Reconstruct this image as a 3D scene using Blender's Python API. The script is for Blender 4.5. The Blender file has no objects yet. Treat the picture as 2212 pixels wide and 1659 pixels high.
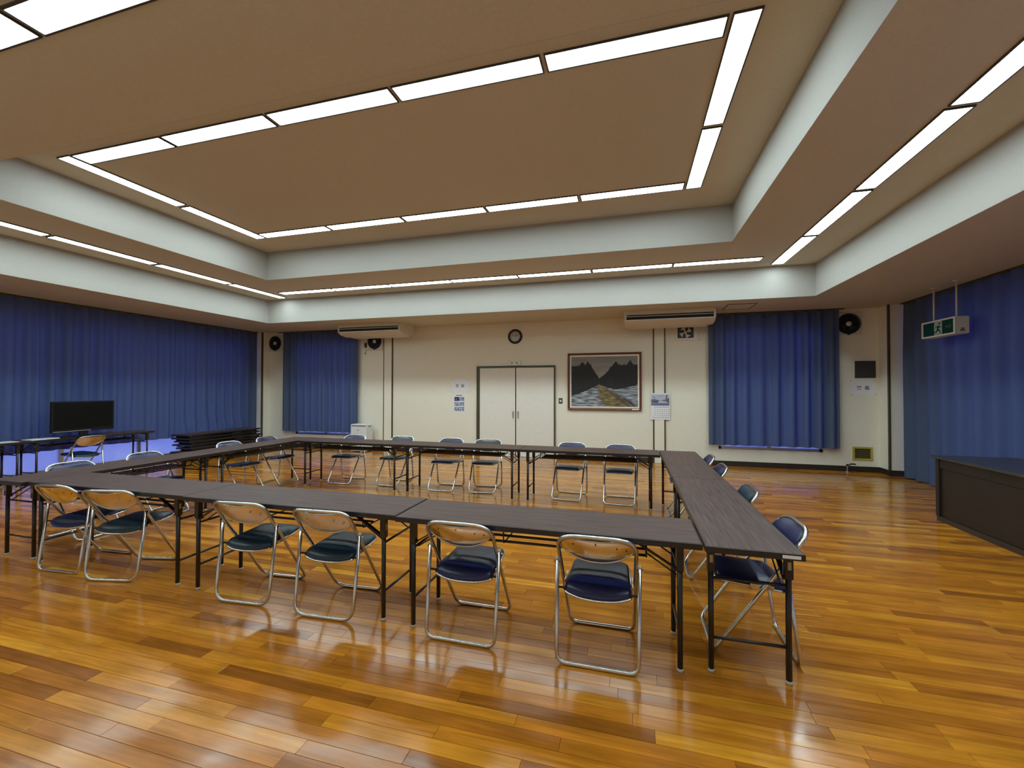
import bpy, math, random
from mathutils import Vector, Matrix, noise as mnoise

random.seed(11)
scene = bpy.context.scene
COL = scene.collection

# ------------------------------------------------------------------ camera
S = 1.51                                   # metres per solved unit
F_PX, YAW, PITCH, ROLL = 918.372, -0.27074, 0.01375, 0.00121
CAM_H = 0.9942 * S
def cam_axes():
    f = Vector((math.sin(YAW)*math.cos(PITCH), math.cos(YAW)*math.cos(PITCH), math.sin(PITCH)))
    r = Vector((math.cos(YAW), -math.sin(YAW), 0)); u = r.cross(f)
    c, s = math.cos(ROLL), math.sin(ROLL)
    return c*r + s*u, -s*r + c*u, f
CR, CU, CF = cam_axes()
cam_d = bpy.data.cameras.new('camera'); cam = bpy.data.objects.new('camera', cam_d); COL.objects.link(cam)
cam_d.sensor_width = 36.0; cam_d.lens = F_PX*36.0/2212.0; cam_d.clip_start = 0.05
M = Matrix((CR, CU, -CF)).transposed().to_4x4(); M.translation = (0, 0, CAM_H)
cam.matrix_world = M
scene.camera = cam
def px(u, v, axis, val):
    """point seen at photo pixel (u, v) on the plane axis = val"""
    d = CR*((u-1106)/F_PX) + CU*((829.5-v)/F_PX) + CF
    o = Vector((0, 0, CAM_H)); t = (val-o[axis])/d[axis]
    return o + d*t

# ------------------------------------------------------------------ world, exposure
world = bpy.data.worlds.new('dusk_sky'); scene.world = world; world.use_nodes = True
bg = world.node_tree.nodes['Background']
bg.inputs[0].default_value = (0.20, 0.29, 1.0, 1); bg.inputs[1].default_value = 2.2
LAMP = 22.0
scene.view_settings.view_transform = 'Standard'; scene.view_settings.look = 'None'
scene.view_settings.exposure = 0.0; scene.view_settings.gamma = 1.0
scene.view_settings.use_curve_mapping = False

# ------------------------------------------------------------------ materials
MATS = {}
def mat(name, col, rough=0.5, metal=0.0, var=0.08, scale=8.0, bump=0.0, stretch=(1, 1, 1), spec=0.5, coat=0.0):
    m = bpy.data.materials.new(name); m.use_nodes = True
    nt = m.node_tree; b = nt.nodes['Principled BSDF']
    tc = nt.nodes.new('ShaderNodeTexCoord'); mp = nt.nodes.new('ShaderNodeMapping')
    mp.inputs['Scale'].default_value = stretch
    nz = nt.nodes.new('ShaderNodeTexNoise'); nz.inputs['Scale'].default_value = scale; nz.inputs['Detail'].default_value = 4
    nt.links.new(tc.outputs['Object'], mp.inputs[0]); nt.links.new(mp.outputs[0], nz.inputs['Vector'])
    rp = nt.nodes.new('ShaderNodeValToRGB')
    lo = [max(0, c*(1-var)) for c in col]; hi = [min(1, c*(1+var)) for c in col]
    rp.color_ramp.elements[0].position = 0.3; rp.color_ramp.elements[1].position = 0.7
    rp.color_ramp.elements[0].color = (*lo, 1); rp.color_ramp.elements[1].color = (*hi, 1)
    nt.links.new(nz.outputs['Fac'], rp.inputs[0]); nt.links.new(rp.outputs[0], b.inputs['Base Color'])
    b.inputs['Roughness'].default_value = rough; b.inputs['Metallic'].default_value = metal
    b.inputs['Specular IOR Level'].default_value = spec
    b.inputs['Coat Weight'].default_value = coat
    if bump:
        bp = nt.nodes.new('ShaderNodeBump'); bp.inputs['Strength'].default_value = bump; bp.inputs['Distance'].default_value = 0.01
        nt.links.new(nz.outputs['Fac'], bp.inputs['Height']); nt.links.new(bp.outputs[0], b.inputs['Normal'])
    MATS[name] = m
    return m
mat('wall_paint', (0.84, 0.80, 0.66), 0.7, var=0.03, scale=60, bump=0.08)
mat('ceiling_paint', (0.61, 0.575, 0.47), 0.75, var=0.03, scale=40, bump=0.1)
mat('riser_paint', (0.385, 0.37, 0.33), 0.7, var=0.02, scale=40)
mat('door_paint', (0.82, 0.79, 0.70), 0.5, var=0.02, scale=12)
mat('olive_metal', (0.085, 0.075, 0.042), 0.4, metal=0.3)
mat('skirting', (0.035, 0.026, 0.02), 0.35)
mat('chrome', (0.62, 0.61, 0.58), 0.23, metal=1.0, var=0.06, scale=30)
mat('chrome_shell', (0.95, 0.90, 0.78), 0.13, metal=1.0, var=0.04, scale=20)
mat('satin_shell', (0.93, 0.86, 0.72), 0.27, metal=1.0, var=0.05, scale=20)
mat('navy_vinyl', (0.012, 0.017, 0.075), 0.33, var=0.15, scale=80, bump=0.03)
mat('teal_vinyl', (0.010, 0.030, 0.055), 0.36, var=0.15, scale=80, bump=0.03)
mat('black_metal', (0.016, 0.013, 0.011), 0.38, var=0.2)
mat('black_plastic', (0.010, 0.010, 0.011), 0.5, spec=0.25)
mat('screen_black', (0.006, 0.007, 0.006), 0.45, var=0.05, spec=0.12)
mat('foot_plastic', (0.55, 0.52, 0.45), 0.5)
mat('cream_plastic', (0.70, 0.66, 0.55), 0.45, var=0.02)
mat('white_plastic', (0.78, 0.79, 0.77), 0.4, var=0.02)
mat('paper', (0.82, 0.82, 0.84), 0.8, var=0.02)
mat('ink', (0.02, 0.02, 0.022), 0.7)
mat('blue_print', (0.02, 0.05, 0.22), 0.6); mat('pale_print', (0.35, 0.47, 0.62), 0.6, var=0.4, scale=40)
mat('gold_sticker', (0.45, 0.38, 0.2), 0.5)
mat('fan_blue', (0.008, 0.013, 0.03), 0.35)
mat('frame_wood', (0.13, 0.035, 0.015), 0.35, var=0.3, scale=6, stretch=(1, 20, 20))
mat('ivory_mount', (0.78, 0.74, 0.62), 0.6)
mat('counter_wood', (0.017, 0.011, 0.008), 0.48, var=0.25, scale=4, stretch=(1, 1, 12))
mat('counter_top', (0.035, 0.034, 0.036), 0.3, var=0.15, scale=10)
mat('yellow_frame', (0.52, 0.40, 0.07), 0.45)
mat('vent_dark', (0.10, 0.085, 0.03), 0.5); mat('grille_grey', (0.045, 0.043, 0.042), 0.6)
mat('exit_green', (0.0, 0.045, 0.032), 0.35); mat('exit_white', (0.36, 0.42, 0.38), 0.4)
mat('clock_rim', (0.012, 0.006, 0.005), 0.3); mat('clock_face', (0.50, 0.48, 0.40), 0.25)
mat('alu', (0.55, 0.56, 0.58), 0.35, metal=0.9)
mat('trim_grey', (0.06, 0.054, 0.048), 0.5, metal=0.2)
mat('tape_red', (0.45, 0.10, 0.10), 0.6)

def make_wood_top():
    m = mat('walnut_laminate', (0.088, 0.050, 0.041), 0.45, var=0.5, scale=3.2, stretch=(1.2, 26, 26), bump=0.02, spec=0.28)
    return m
make_wood_top()

def make_floor_mat():
    m = bpy.data.materials.new('oak_strip'); m.use_nodes = True; MATS['oak_strip'] = m
    nt = m.node_tree; N = nt.nodes; L = nt.links; b = N['Principled BSDF']
    at = N.new('ShaderNodeAttribute'); at.attribute_name = 'tone'
    rp = N.new('ShaderNodeValToRGB'); e = rp.color_ramp.elements
    cols = [(0.0, (0.28, 0.094, 0.011)), (0.22, (0.37, 0.125, 0.012)), (0.5, (0.50, 0.180, 0.014)), (0.78, (0.60, 0.245, 0.018)), (1.0, (0.74, 0.35, 0.026))]
    e[0].position, e[1].position = 0.0, 1.0
    e[0].color = (*cols[0][1], 1); e[1].color = (*cols[-1][1], 1)
    for p_, c in cols[1:-1]:
        k = e.new(p_); k.color = (*c, 1)
    L.new(at.outputs['Fac'], rp.inputs[0])
    geo = N.new('ShaderNodeNewGeometry'); mp = N.new('ShaderNodeMapping'); mp.inputs['Scale'].default_value = (2.2, 45, 1)
    off = N.new('ShaderNodeVectorMath'); off.operation = 'MULTIPLY_ADD'
    off.inputs[1].default_value = (37, 91, 13)
    cb = N.new('ShaderNodeCombineXYZ')
    for i in range(3): L.new(at.outputs['Fac'], cb.inputs[i])
    L.new(cb.outputs[0], off.inputs[0]); L.new(geo.outputs['Position'], mp.inputs[0]); L.new(mp.outputs[0], off.inputs[2])
    n1 = N.new('ShaderNodeTexNoise'); n1.inputs['Scale'].default_value = 1.0; n1.inputs['Detail'].default_value = 6; n1.inputs['Distortion'].default_value = 0.6
    L.new(off.outputs[0], n1.inputs['Vector'])
    n2 = N.new('ShaderNodeTexNoise'); n2.inputs['Scale'].default_value = 5.0; n2.inputs['Detail'].default_value = 3
    mp2 = N.new('ShaderNodeMapping'); mp2.inputs['Scale'].default_value = (0.7, 2.0, 1); L.new(geo.outputs['Position'], mp2.inputs[0])
    L.new(mp2.outputs[0], n2.inputs['Vector'])
    g = N.new('ShaderNodeMapRange'); g.inputs['From Min'].default_value = 0.3; g.inputs['From Max'].default_value = 0.7
    g.inputs['To Min'].default_value = 0.72; g.inputs['To Max'].default_value = 1.16
    L.new(n1.outputs['Fac'], g.inputs['Value'])
    g2 = N.new('ShaderNodeMapRange'); g2.inputs['From Min'].default_value = 0.3; g2.inputs['From Max'].default_value = 0.7
    g2.inputs['To Min'].default_value = 0.82; g2.inputs['To Max'].default_value = 1.12
    L.new(n2.outputs['Fac'], g2.inputs['Value'])
    mul = N.new('ShaderNodeMath'); mul.operation = 'MULTIPLY'; L.new(g.outputs[0], mul.inputs[0]); L.new(g2.outputs[0], mul.inputs[1])
    vm = N.new('ShaderNodeVectorMath'); vm.operation = 'SCALE'; L.new(rp.outputs[0], vm.inputs[0]); L.new(mul.outputs[0], vm.inputs['Scale'])
    L.new(vm.outputs[0], b.inputs['Base Color'])
    r = N.new('ShaderNodeMapRange'); r.inputs['From Min'].default_value = 0.3; r.inputs['From Max'].default_value = 0.7
    r.inputs['To Min'].default_value = 0.11; r.inputs['To Max'].default_value = 0.21
    L.new(n2.outputs['Fac'], r.inputs['Value']); L.new(r.outputs[0], b.inputs['Roughness'])
    b.inputs['Specular IOR Level'].default_value = 0.42
    n3 = N.new('ShaderNodeTexNoise'); n3.inputs['Scale'].default_value = 9.0; n3.inputs['Detail'].default_value = 2
    L.new(geo.outputs['Position'], n3.inputs['Vector'])
    bp = N.new('ShaderNodeBump'); bp.inputs['Strength'].default_value = 0.025; bp.inputs['Distance'].default_value = 0.02
    L.new(n3.outputs['Fac'], bp.inputs['Height']); L.new(bp.outputs[0], b.inputs['Normal'])
make_floor_mat()
mat('subfloor', (0.12, 0.055, 0.015), 0.6)

def make_curtain_mat():
    m = bpy.data.materials.new('blue_curtain'); m.use_nodes = True; MATS['blue_curtain'] = m
    nt = m.node_tree; N = nt.nodes; L = nt.links; N.remove(N['Principled BSDF'])
    out = N['Material Output']
    tc = N.new('ShaderNodeTexCoord'); mp = N.new('ShaderNodeMapping'); mp.inputs['Scale'].default_value = (120, 120, 60)
    nz = N.new('ShaderNodeTexNoise'); nz.inputs['Scale'].default_value = 1.0; nz.inputs['Detail'].default_value = 3
    L.new(tc.outputs['Object'], mp.inputs[0]); L.new(mp.outputs[0], nz.inputs['Vector'])
    rp = N.new('ShaderNodeValToRGB'); rp.color_ramp.elements[0].color = (0.078, 0.108, 0.175, 1); rp.color_ramp.elements[1].color = (0.135, 0.180, 0.265, 1)
    L.new(nz.outputs['Fac'], rp.inputs[0])
    d = N.new('ShaderNodeBsdfDiffuse'); t = N.new('ShaderNodeBsdfTranslucent'); mx = N.new('ShaderNodeMixShader'); mx.inputs[0].default_value = 0.24
    t.inputs[0].default_value = (0.13, 0.15, 0.40, 1)
    L.new(rp.outputs[0], d.inputs[0])
    L.new(d.outputs[0], mx.inputs[1]); L.new(t.outputs[0], mx.inputs[2]); L.new(mx.outputs[0], out.inputs[0])
make_curtain_mat()

def make_glass_mat():
    # glass frosted for the glow under hems: scatters daylight through and room light back
    m = bpy.data.materials.new('window_glass'); m.use_nodes = True; MATS['window_glass'] = m
    nt = m.node_tree; N = nt.nodes; L = nt.links; N.remove(N['Principled BSDF'])
    t = N.new('ShaderNodeBsdfTranslucent'); d = N.new('ShaderNodeBsdfDiffuse'); g = N.new('ShaderNodeBsdfGlossy'); g.inputs['Roughness'].default_value = 0.2
    t.inputs[0].default_value = (0.92, 0.94, 0.96, 1); d.inputs[0].default_value = (0.85, 0.86, 0.87, 1)
    nz = N.new('ShaderNodeTexNoise'); nz.inputs['Scale'].default_value = 90
    rp = N.new('ShaderNodeMapRange'); rp.inputs['To Min'].default_value = 0.40; rp.inputs['To Max'].default_value = 0.50
    L.new(nz.outputs['Fac'], rp.inputs['Value'])
    mx = N.new('ShaderNodeMixShader'); L.new(rp.outputs[0], mx.inputs[0]); L.new(t.outputs[0], mx.inputs[1]); L.new(d.outputs[0], mx.inputs[2])
    m2 = N.new('ShaderNodeMixShader'); m2.inputs[0].default_value = 0.05; L.new(mx.outputs[0], m2.inputs[1]); L.new(g.outputs[0], m2.inputs[2])
    L.new(m2.outputs[0], N['Material Output'].inputs[0])
make_glass_mat()

def make_lamp_mat():
    m = bpy.data.materials.new('lit_diffuser'); m.use_nodes = True; MATS['lit_diffuser'] = m
    nt = m.node_tree; N = nt.nodes; L = nt.links; N.remove(N['Principled BSDF'])
    tc = N.new('ShaderNodeTexCoord'); sp = N.new('ShaderNodeSeparateXYZ'); L.new(tc.outputs['Object'], sp.inputs[0])
    def line(sock):
        a = N.new('ShaderNodeMath'); a.operation = 'MULTIPLY'; a.inputs[1].default_value = 1/0.018; L.new(sock, a.inputs[0])
        f = N.new('ShaderNodeMath'); f.operation = 'FRACT'; L.new(a.outputs[0], f.inputs[0])
        c = N.new('ShaderNodeMath'); c.operation = 'LESS_THAN'; c.inputs[1].default_value = 0.2; L.new(f.outputs[0], c.inputs[0])
        return c.outputs[0]
    mxm = N.new('ShaderNodeMath'); mxm.operation = 'MAXIMUM'; L.new(line(sp.outputs[0]), mxm.inputs[0]); L.new(line(sp.outputs[1]), mxm.inputs[1])
    rg = N.new('ShaderNodeMapRange'); rg.inputs['To Min'].default_value = LAMP; rg.inputs['To Max'].default_value = LAMP*0.8
    L.new(mxm.outputs[0], rg.inputs['Value'])
    e = N.new('ShaderNodeEmission'); e.inputs[0].default_value = (0.78, 0.955, 1.0, 1); L.new(rg.outputs[0], e.inputs[1])
    L.new(e.outputs[0], N['Material Output'].inputs[0])
make_lamp_mat()

def make_vcol_mat(name, rough=0.6):
    m = bpy.data.materials.new(name); m.use_nodes = True; MATS[name] = m
    b = m.node_tree.nodes['Principled BSDF']; a = m.node_tree.nodes.new('ShaderNodeAttribute'); a.attribute_name = 'paint'
    m.node_tree.links.new(a.outputs['Color'], b.inputs['Base Color']); b.inputs['Roughness'].default_value = rough
make_vcol_mat('printed_picture')

# ------------------------------------------------------------------ geometry helpers
class G:
    def __init__(s): s.v = []; s.f = []; s.sm = []
    def add(s, vs, fs, sm=False):
        o = len(s.v); s.v += [tuple(x) for x in vs]
        s.f += [tuple(i+o for i in f) for f in fs]; s.sm += [sm]*len(fs); return s
    def box(s, x0, x1, y0, y1, z0, z1):
        if x0 > x1: x0, x1 = x1, x0
        if y0 > y1: y0, y1 = y1, y0
        if z0 > z1: z0, z1 = z1, z0
        return s.add([(x0,y0,z0),(x1,y0,z0),(x1,y1,z0),(x0,y1,z0),(x0,y0,z1),(x1,y0,z1),(x1,y1,z1),(x0,y1,z1)],
                     [(0,3,2,1),(4,5,6,7),(0,1,5,4),(1,2,6,5),(2,3,7,6),(3,0,4,7)])
    def bbox(s, x0, x1, y0, y1, z0, z1, c=0.004):
        """box with chamfered edges along every rim"""
        pts = []
        for (a0, a1, b0, b1, z) in ((x0+c,x1-c,y0+c,y1-c,z0),(x0,x1,y0,y1,z0+c),(x0,x1,y0,y1,z1-c),(x0+c,x1-c,y0+c,y1-c,z1)):
            pts += [(a0,b0,z),(a1,b0,z),(a1,b1,z),(a0,b1,z)]
        fs = [(3,2,1,0),(12,13,14,15)]
        for k in range(3):
            for i in range(4):
                j = (i+1) % 4; fs.append((k*4+i, k*4+j, k*4+4+j, k*4+4+i))
        return s.add(pts, fs)
    def bar(s, p0, p1, w, h, up=(0,0,1)):
        """rectangular bar from p0 to p1"""
        p0 = Vector(p0); p1 = Vector(p1); d = (p1-p0).normalized(); up = Vector(up)
        a = d.cross(up).normalized()*w/2; b = a.cross(d).normalized()*h/2
        vs = [p0-a-b, p0+a-b, p0+a+b, p0-a+b, p1-a-b, p1+a-b, p1+a+b, p1-a+b]
        return s.add(vs, [(0,3,2,1),(4,5,6,7),(0,1,5,4),(1,2,6,5),(2,3,7,6),(3,0,4,7)])
    def tube(s, pts, r, n=10, closed=False):
        pts = [Vector(p) for p in pts]; m = len(pts); vs = []; fs = []
        nrm = None
        for i, p in enumerate(pts):
            if closed: t = (pts[(i+1) % m]-pts[i-1]).normalized()
            else: t = (pts[min(i+1, m-1)]-pts[max(i-1, 0)]).normalized()
            if nrm is None:
                nrm = t.orthogonal().normalized()
            nrm = (nrm - t*nrm.dot(t)).normalized(); bn = t.cross(nrm)
            for k in range(n):
                a = 2*math.pi*k/n; vs.append(p + nrm*math.cos(a)*r + bn*math.sin(a)*r)
        rng = m if closed else m-1
        # twist match on closing seam
        sh = 0
        if closed:
            best = 1e9
            for q in range(n):
                dd = (vs[(m-1)*n] - vs[q]).length
                if dd < best: best, sh = dd, q
        for i in range(rng):
            j = (i+1) % m; o = sh if (closed and j == 0) else 0
            for k in range(n):
                k2 = (k+1) % n
                fs.append((i*n+k, i*n+k2, j*n+(k2+o) % n, j*n+(k+o) % n))
        if not closed:
            fs.append(tuple(range(n-1, -1, -1))); fs.append(tuple((m-1)*n+k for k in range(n)))
        return s.add(vs, fs, True)
    def cyl(s, p0, p1, r, n=10): return s.tube([p0, p1], r, n)
    def lathe(s, prof, n=24, o=(0,0,0), ax=(0,0,1), sm=True):
        ax = Vector(ax).normalized(); a = ax.orthogonal().normalized(); b = ax.cross(a); o = Vector(o)
        vs = []; fs = []; m = len(prof)
        for (r, h) in prof:
            for k in range(n):
                t = 2*math.pi*k/n; vs.append(o + ax*h + a*math.cos(t)*r + b*math.sin(t)*r)
        for i in range(m-1):
            for k in range(n):
                k2 = (k+1) % n; fs.append((i*n+k, i*n+k2, (i+1)*n+k2, (i+1)*n+k))
        s.add(vs, fs, sm)
        o2 = len(s.v)-m*n
        for base, rev in ((0, True), ((m-1)*n, False)):
            ids = [o2+base+k for k in range(n)]
            s.f.append(tuple(reversed(ids)) if rev else tuple(ids)); s.sm.append(False)
        return s
    def prism(s, poly, a0, a1, fn):
        """poly in 2-d, swept from a0 to a1; fn(p, q, a) -> xyz"""
        n = len(poly); vs = [fn(p[0], p[1], a0) for p in poly] + [fn(p[0], p[1], a1) for p in poly]
        fs = [tuple(range(n-1, -1, -1)), tuple(range(n, 2*n))]
        for i in range(n):
            j = (i+1) % n; fs.append((i, j, n+j, n+i))
        return s.add(vs, fs)
def mesh_of(name, g, m):
    me = bpy.data.meshes.new(name); me.from_pydata(g.v, [], g.f); me.update()
    me.polygons.foreach_set('use_smooth', g.sm)
    me.materials.append(MATS[m] if isinstance(m, str) else m)
    return me
def obj(name, g, m, parent=None, loc=None, rotz=0):
    me = g if isinstance(g, bpy.types.Mesh) else mesh_of(name, g, m)
    o = bpy.data.objects.new(name, me); COL.objects.link(o)
    if parent: o.parent = parent
    if loc is not None: o.location = loc
    if rotz: o.rotation_euler = (0, 0, rotz)
    return o
def tag(o, label, cat, group=None):
    o['label'] = label; o['category'] = cat
    if group: o['group'] = group
    return o
def thing(name, label, cat, loc=(0,0,0), rotz=0, group=None):
    o = bpy.data.objects.new(name, None); COL.objects.link(o); o.empty_display_size = 0.1
    o.location = loc; o.rotation_euler = (0, 0, rotz)
    return tag(o, label, cat, group)
def struct(name, g, m, label=None, parent=None):
    o = obj(name, g, m, parent); o['kind'] = 'structure'
    if label: o['label'] = label
    return o
KIDS = {}
def kids(o):
    return [c for c in bpy.data.objects if c.parent == o]
def dup(root, loc, rotz, label, group=None):
    r = root.copy(); COL.objects.link(r); r.location = loc; r.rotation_euler = (0, 0, rotz); r['label'] = label
    if group: r['group'] = group
    if root.name not in KIDS: KIDS[root.name] = [(c, kids(c)) for c in kids(root)]
    for c, gs in KIDS[root.name]:
        c2 = c.copy(); COL.objects.link(c2); c2.parent = r
        for g in gs:
            g2 = g.copy(); COL.objects.link(g2); g2.parent = c2
    return r
def rounded(pts, rads, n=6, closed=False):
    """polyline with filleted corners"""
    pts = [Vector(p) for p in pts]; m = len(pts); out = []
    for i, p in enumerate(pts):
        if not closed and i in (0, m-1): out.append(p); continue
        r = rads[i] if isinstance(rads, (list, tuple)) else rads
        a = pts[i-1]; b = pts[(i+1) % m]
        da = (a-p).normalized(); db = (b-p).normalized()
        p0 = p+da*r; p1 = p+db*r
        for k in range(n+1):
            t = k/n; out.append((1-t)**2*p0 + 2*t*(1-t)*p + t*t*p1)
    return out

# ------------------------------------------------------------------ room numbers
H1, H2, H3 = 1.9942*S, 2.3396*S, 2.6820*S
YB, YF = 6.143*S, -0.50
XL, XR = -9.345, 4.385
XL1, XR1, YB1 = -5.264*S, 1.900*S, 5.1918*S
XL2, XR2, YB2, YF2 = -4.3004*S, 0.8961*S, 4.2221*S, 1.590*S
YF1 = YF2-(YB1-YB2)
XLO, XRO = -9.62, 4.86                       # window planes in the side recesses
YPL, YPR = 9.03, 8.97                        # where the corner piers end

# ------------------------------------------------------------------ floor of oak strips
fl = struct('floor', G().box(XLO-0.2, XRO+0.2, YF-0.2, YB+0.2, -0.12, -0.010), 'subfloor', 'glossy amber oak strip floor')
PW, PL = 0.0757, 0.909
planks = []
y = YF
row = 0
while y < YB:
    x = XLO - random.random()*PL
    while x < XRO:
        x1 = x+PL*random.choice((1, 1, 1, 0.75, 0.55))
        a, b_ = max(x, XLO-0.1), min(x1, XRO+0.1)
        if b_-a > 0.02:
            t = random.gauss(0.47, 0.19)
            if random.random() < 0.018: t = random.uniform(0.0, 0.15)
            planks.append((a, b_, y, min(y+PW, YB), min(1, max(0, t))))
        x = x1
    y += PW; row += 1
def plank_geo(g, a, b_, y0, y1, z=0.0, e=0.0006, c=0.0008, jit=0.0001):
    a += e; b_ -= e; y0 += e; y1 -= e
    z += random.uniform(-jit, jit)
    vs = [(a,y0,-0.010),(b_,y0,-0.010),(b_,y1,-0.010),(a,y1,-0.010),(a,y0,z-c),(b_,y0,z-c),(b_,y1,z-c),(a,y1,z-c),
          (a+c,y0+c,z),(b_-c,y0+c,z),(b_-c,y1-c,z),(a+c,y1-c,z)]
    g.add(vs, [(8,9,10,11),(0,1,5,4),(1,2,6,5),(2,3,7,6),(3,0,4,7),(4,5,9,8),(5,6,10,9),(6,7,11,10),(7,4,8,11)])
def size_in_view(p):
    best = 0
    for xx in (p[0], (p[0]+p[1])/2, p[1]):
        q = Vector((xx, (p[2]+p[3])/2, -CAM_H)); d = q.dot(CF)
        if d < 0.3: continue
        u = 1106+F_PX*q.dot(CR)/d; v = 829.5-F_PX*q.dot(CU)/d
        if -60 < u < 2272 and -60 < v < 1700: best = max(best, 1/d**3)
    return best*(p[1]-p[0])
order = sorted(planks, key=size_in_view, reverse=True)
def set_tone(me, tones):
    a = me.attributes.new('tone', 'FLOAT', 'FACE'); a.data.foreach_set('value', tones)
for p in order[:300]:
    g = G(); plank_geo(g, *p[:4]); me = mesh_of('floor_plank', g, 'oak_strip'); set_tone(me, [p[4]]*len(g.f))
    obj('floor_plank', me, None, fl)
g = G(); tones = []
for p in order[300:]:
    plank_geo(g, *p[:4], 0.0, 0.0003, 0.0003, 0.0); tones += [p[4]]*9
me = mesh_of('far_floor_planks', g, 'oak_strip'); set_tone(me, tones)
o = obj('far_floor_planks', me, None, fl); o['kind'] = 'stuff'

# ------------------------------------------------------------------ ceiling: three stepped levels
def ring(x0, x1, y0, y1, a0, a1, b0, b1, z0, z1):
    return G().box(x0, a0, y0, y1, z0, z1).box(a1, x1, y0, y1, z0, z1).box(a0, a1, y0, b0, z0, z1).box(a0, a1, b1, y1, z0, z1)
struct('ceiling', ring(XLO-0.2, XRO+0.2, YF-0.2, YB+0.2, XL1, XR1, YF1, YB1, H1, H1+0.08), 'ceiling_paint', 'lowest ceiling border along the walls')
struct('ceiling', ring(XL1-0.1, XR1+0.1, YF1-0.1, YB1+0.1, XL2, XR2, YF2, YB2, H2, H2+0.08), 'ceiling_paint', 'middle step of the coffered ceiling')
struct('ceiling', G().box(XL2-0.1, XR2+0.1, YF2-0.1, YB2+0.1, H3, H3+0.08), 'ceiling_paint', 'highest centre panel of the coffered ceiling')
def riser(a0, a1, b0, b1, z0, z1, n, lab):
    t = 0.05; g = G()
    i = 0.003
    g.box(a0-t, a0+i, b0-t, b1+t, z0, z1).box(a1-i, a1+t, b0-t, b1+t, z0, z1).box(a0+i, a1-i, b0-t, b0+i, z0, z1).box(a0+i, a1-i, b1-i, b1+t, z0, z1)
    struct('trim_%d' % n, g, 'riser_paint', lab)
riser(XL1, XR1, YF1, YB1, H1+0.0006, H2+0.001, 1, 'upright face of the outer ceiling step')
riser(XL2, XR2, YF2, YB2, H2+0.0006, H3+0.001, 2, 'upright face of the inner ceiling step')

# ------------------------------------------------------------------ walls
def slabs(a0, a1, z0, z1, holes, put):
    """wall rectangle minus holes (ca, cb, za, zb), as boxes via put(a, b, z0, z1)"""
    cuts = sorted({a0, a1, *[h[0] for h in holes], *[h[1] for h in holes]})
    for c0, c1 in zip(cuts, cuts[1:]):
        mid = (c0+c1)/2; z = z0
        for h in sorted([h for h in holes if h[0] <= mid <= h[1]], key=lambda h: h[2]):
            if h[2] > z: put(c0, c1, z, h[2])
            z = h[3]
        if z < z1: put(c0, c1, z, z1)
BWIN = [(-8.50, -6.66, 0.332, 2.72), (1.70, 3.50, 0.332, 2.72)]  # openings lowered past the hems so a strip of pane gives the blue glow
g = G(); slabs(XLO-0.2, XRO+0.2, 0, H1, BWIN, lambda a, b, z0, z1: g.box(a, b, YB, YB+0.15, z0, z1))
struct('wall_back', g, 'wall_paint', 'cream back wall with the double door')
g = G().box(XLO-0.2, XL, YPL, YB, 0, H1); struct('wall_left', g, 'wall_paint', 'corner pier beside the left curtains')
LWIN = [(0.2, 8.80, 0.06, 2.75)]  # glazing added below the hem, standing in for the blue-lit low wall
g = G(); slabs(YF-0.2, YPL, 0, H1, LWIN, lambda a, b, z0, z1: g.box(XLO-0.15, XLO, a, b, z0, z1)); struct('wall_left', g, 'wall_paint', 'window wall behind the left curtains')
g = G().box(XR, XRO+0.2, YPR, YB, 0, H1); struct('wall_right', g, 'wall_paint', 'corner pier beside the right curtains')
RWIN = [(0.5, 8.25, 0.12, 2.75)]
g = G(); slabs(YF-0.2, YPR, 0, H1, RWIN, lambda a, b, z0, z1: g.box(XRO, XRO+0.15, a, b, z0, z1)); struct('wall_right', g, 'wall_paint', 'window wall behind the right curtains')
struct('wall_front', G().box(XLO-0.2, XRO+0.2, YF-0.15, YF, 0, H1), 'wall_paint', 'plain wall behind the viewer')

BH = 0.10
struct('baseboard_back', G().box(XL, -3.40, YB-0.012, YB, 0, BH).box(-1.575, XR, YB-0.012, YB, 0, BH), 'skirting', 'dark skirting board of the back wall')
struct('baseboard_right', G().box(XR-0.012, XR, YPR-0.012, YB-0.012, 0, BH).box(XR, XRO, YPR-0.012, YPR, 0, BH), 'skirting', 'dark skirting board round the right pier')
struct('baseboard_left', G().box(XL, XL+0.012, YPL-0.012, YB-0.012, 0, BH).box(XLO, XL, YPL-0.012, YPL, 0, BH), 'skirting', 'dark skirting board round the left pier')
struct('trim_3', G().box(XL-0.02, XL+0.006, YPL-0.008, YPL+0.035, 0, H1), 'olive_metal', 'dark metal edge of the left pier')
struct('trim_4', G().box(XR-0.006, XR+0.02, YPR-0.008, YPR+0.035, 0, H1), 'olive_metal', 'dark metal edge of the right pier')

# pilasters with dark reveal strips on the back wall
for i, (a, b_) in enumerate(((-5.865, -5.605), (0.458, 0.704))):
    t = struct('trim_%d' % (5+i), G().box(a+0.028, b_-0.028, YB-0.030, YB, 0, H1), 'wall_paint', ('left' if i == 0 else 'right')+' pilaster of the back wall')
    obj('edge_strip', G().box(a, a+0.028, YB-0.022, YB, 0, H1), 'olive_metal', t)
    obj('edge_strip', G().box(b_-0.028, b_, YB-0.022, YB, 0, H1), 'olive_metal', t)

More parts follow.
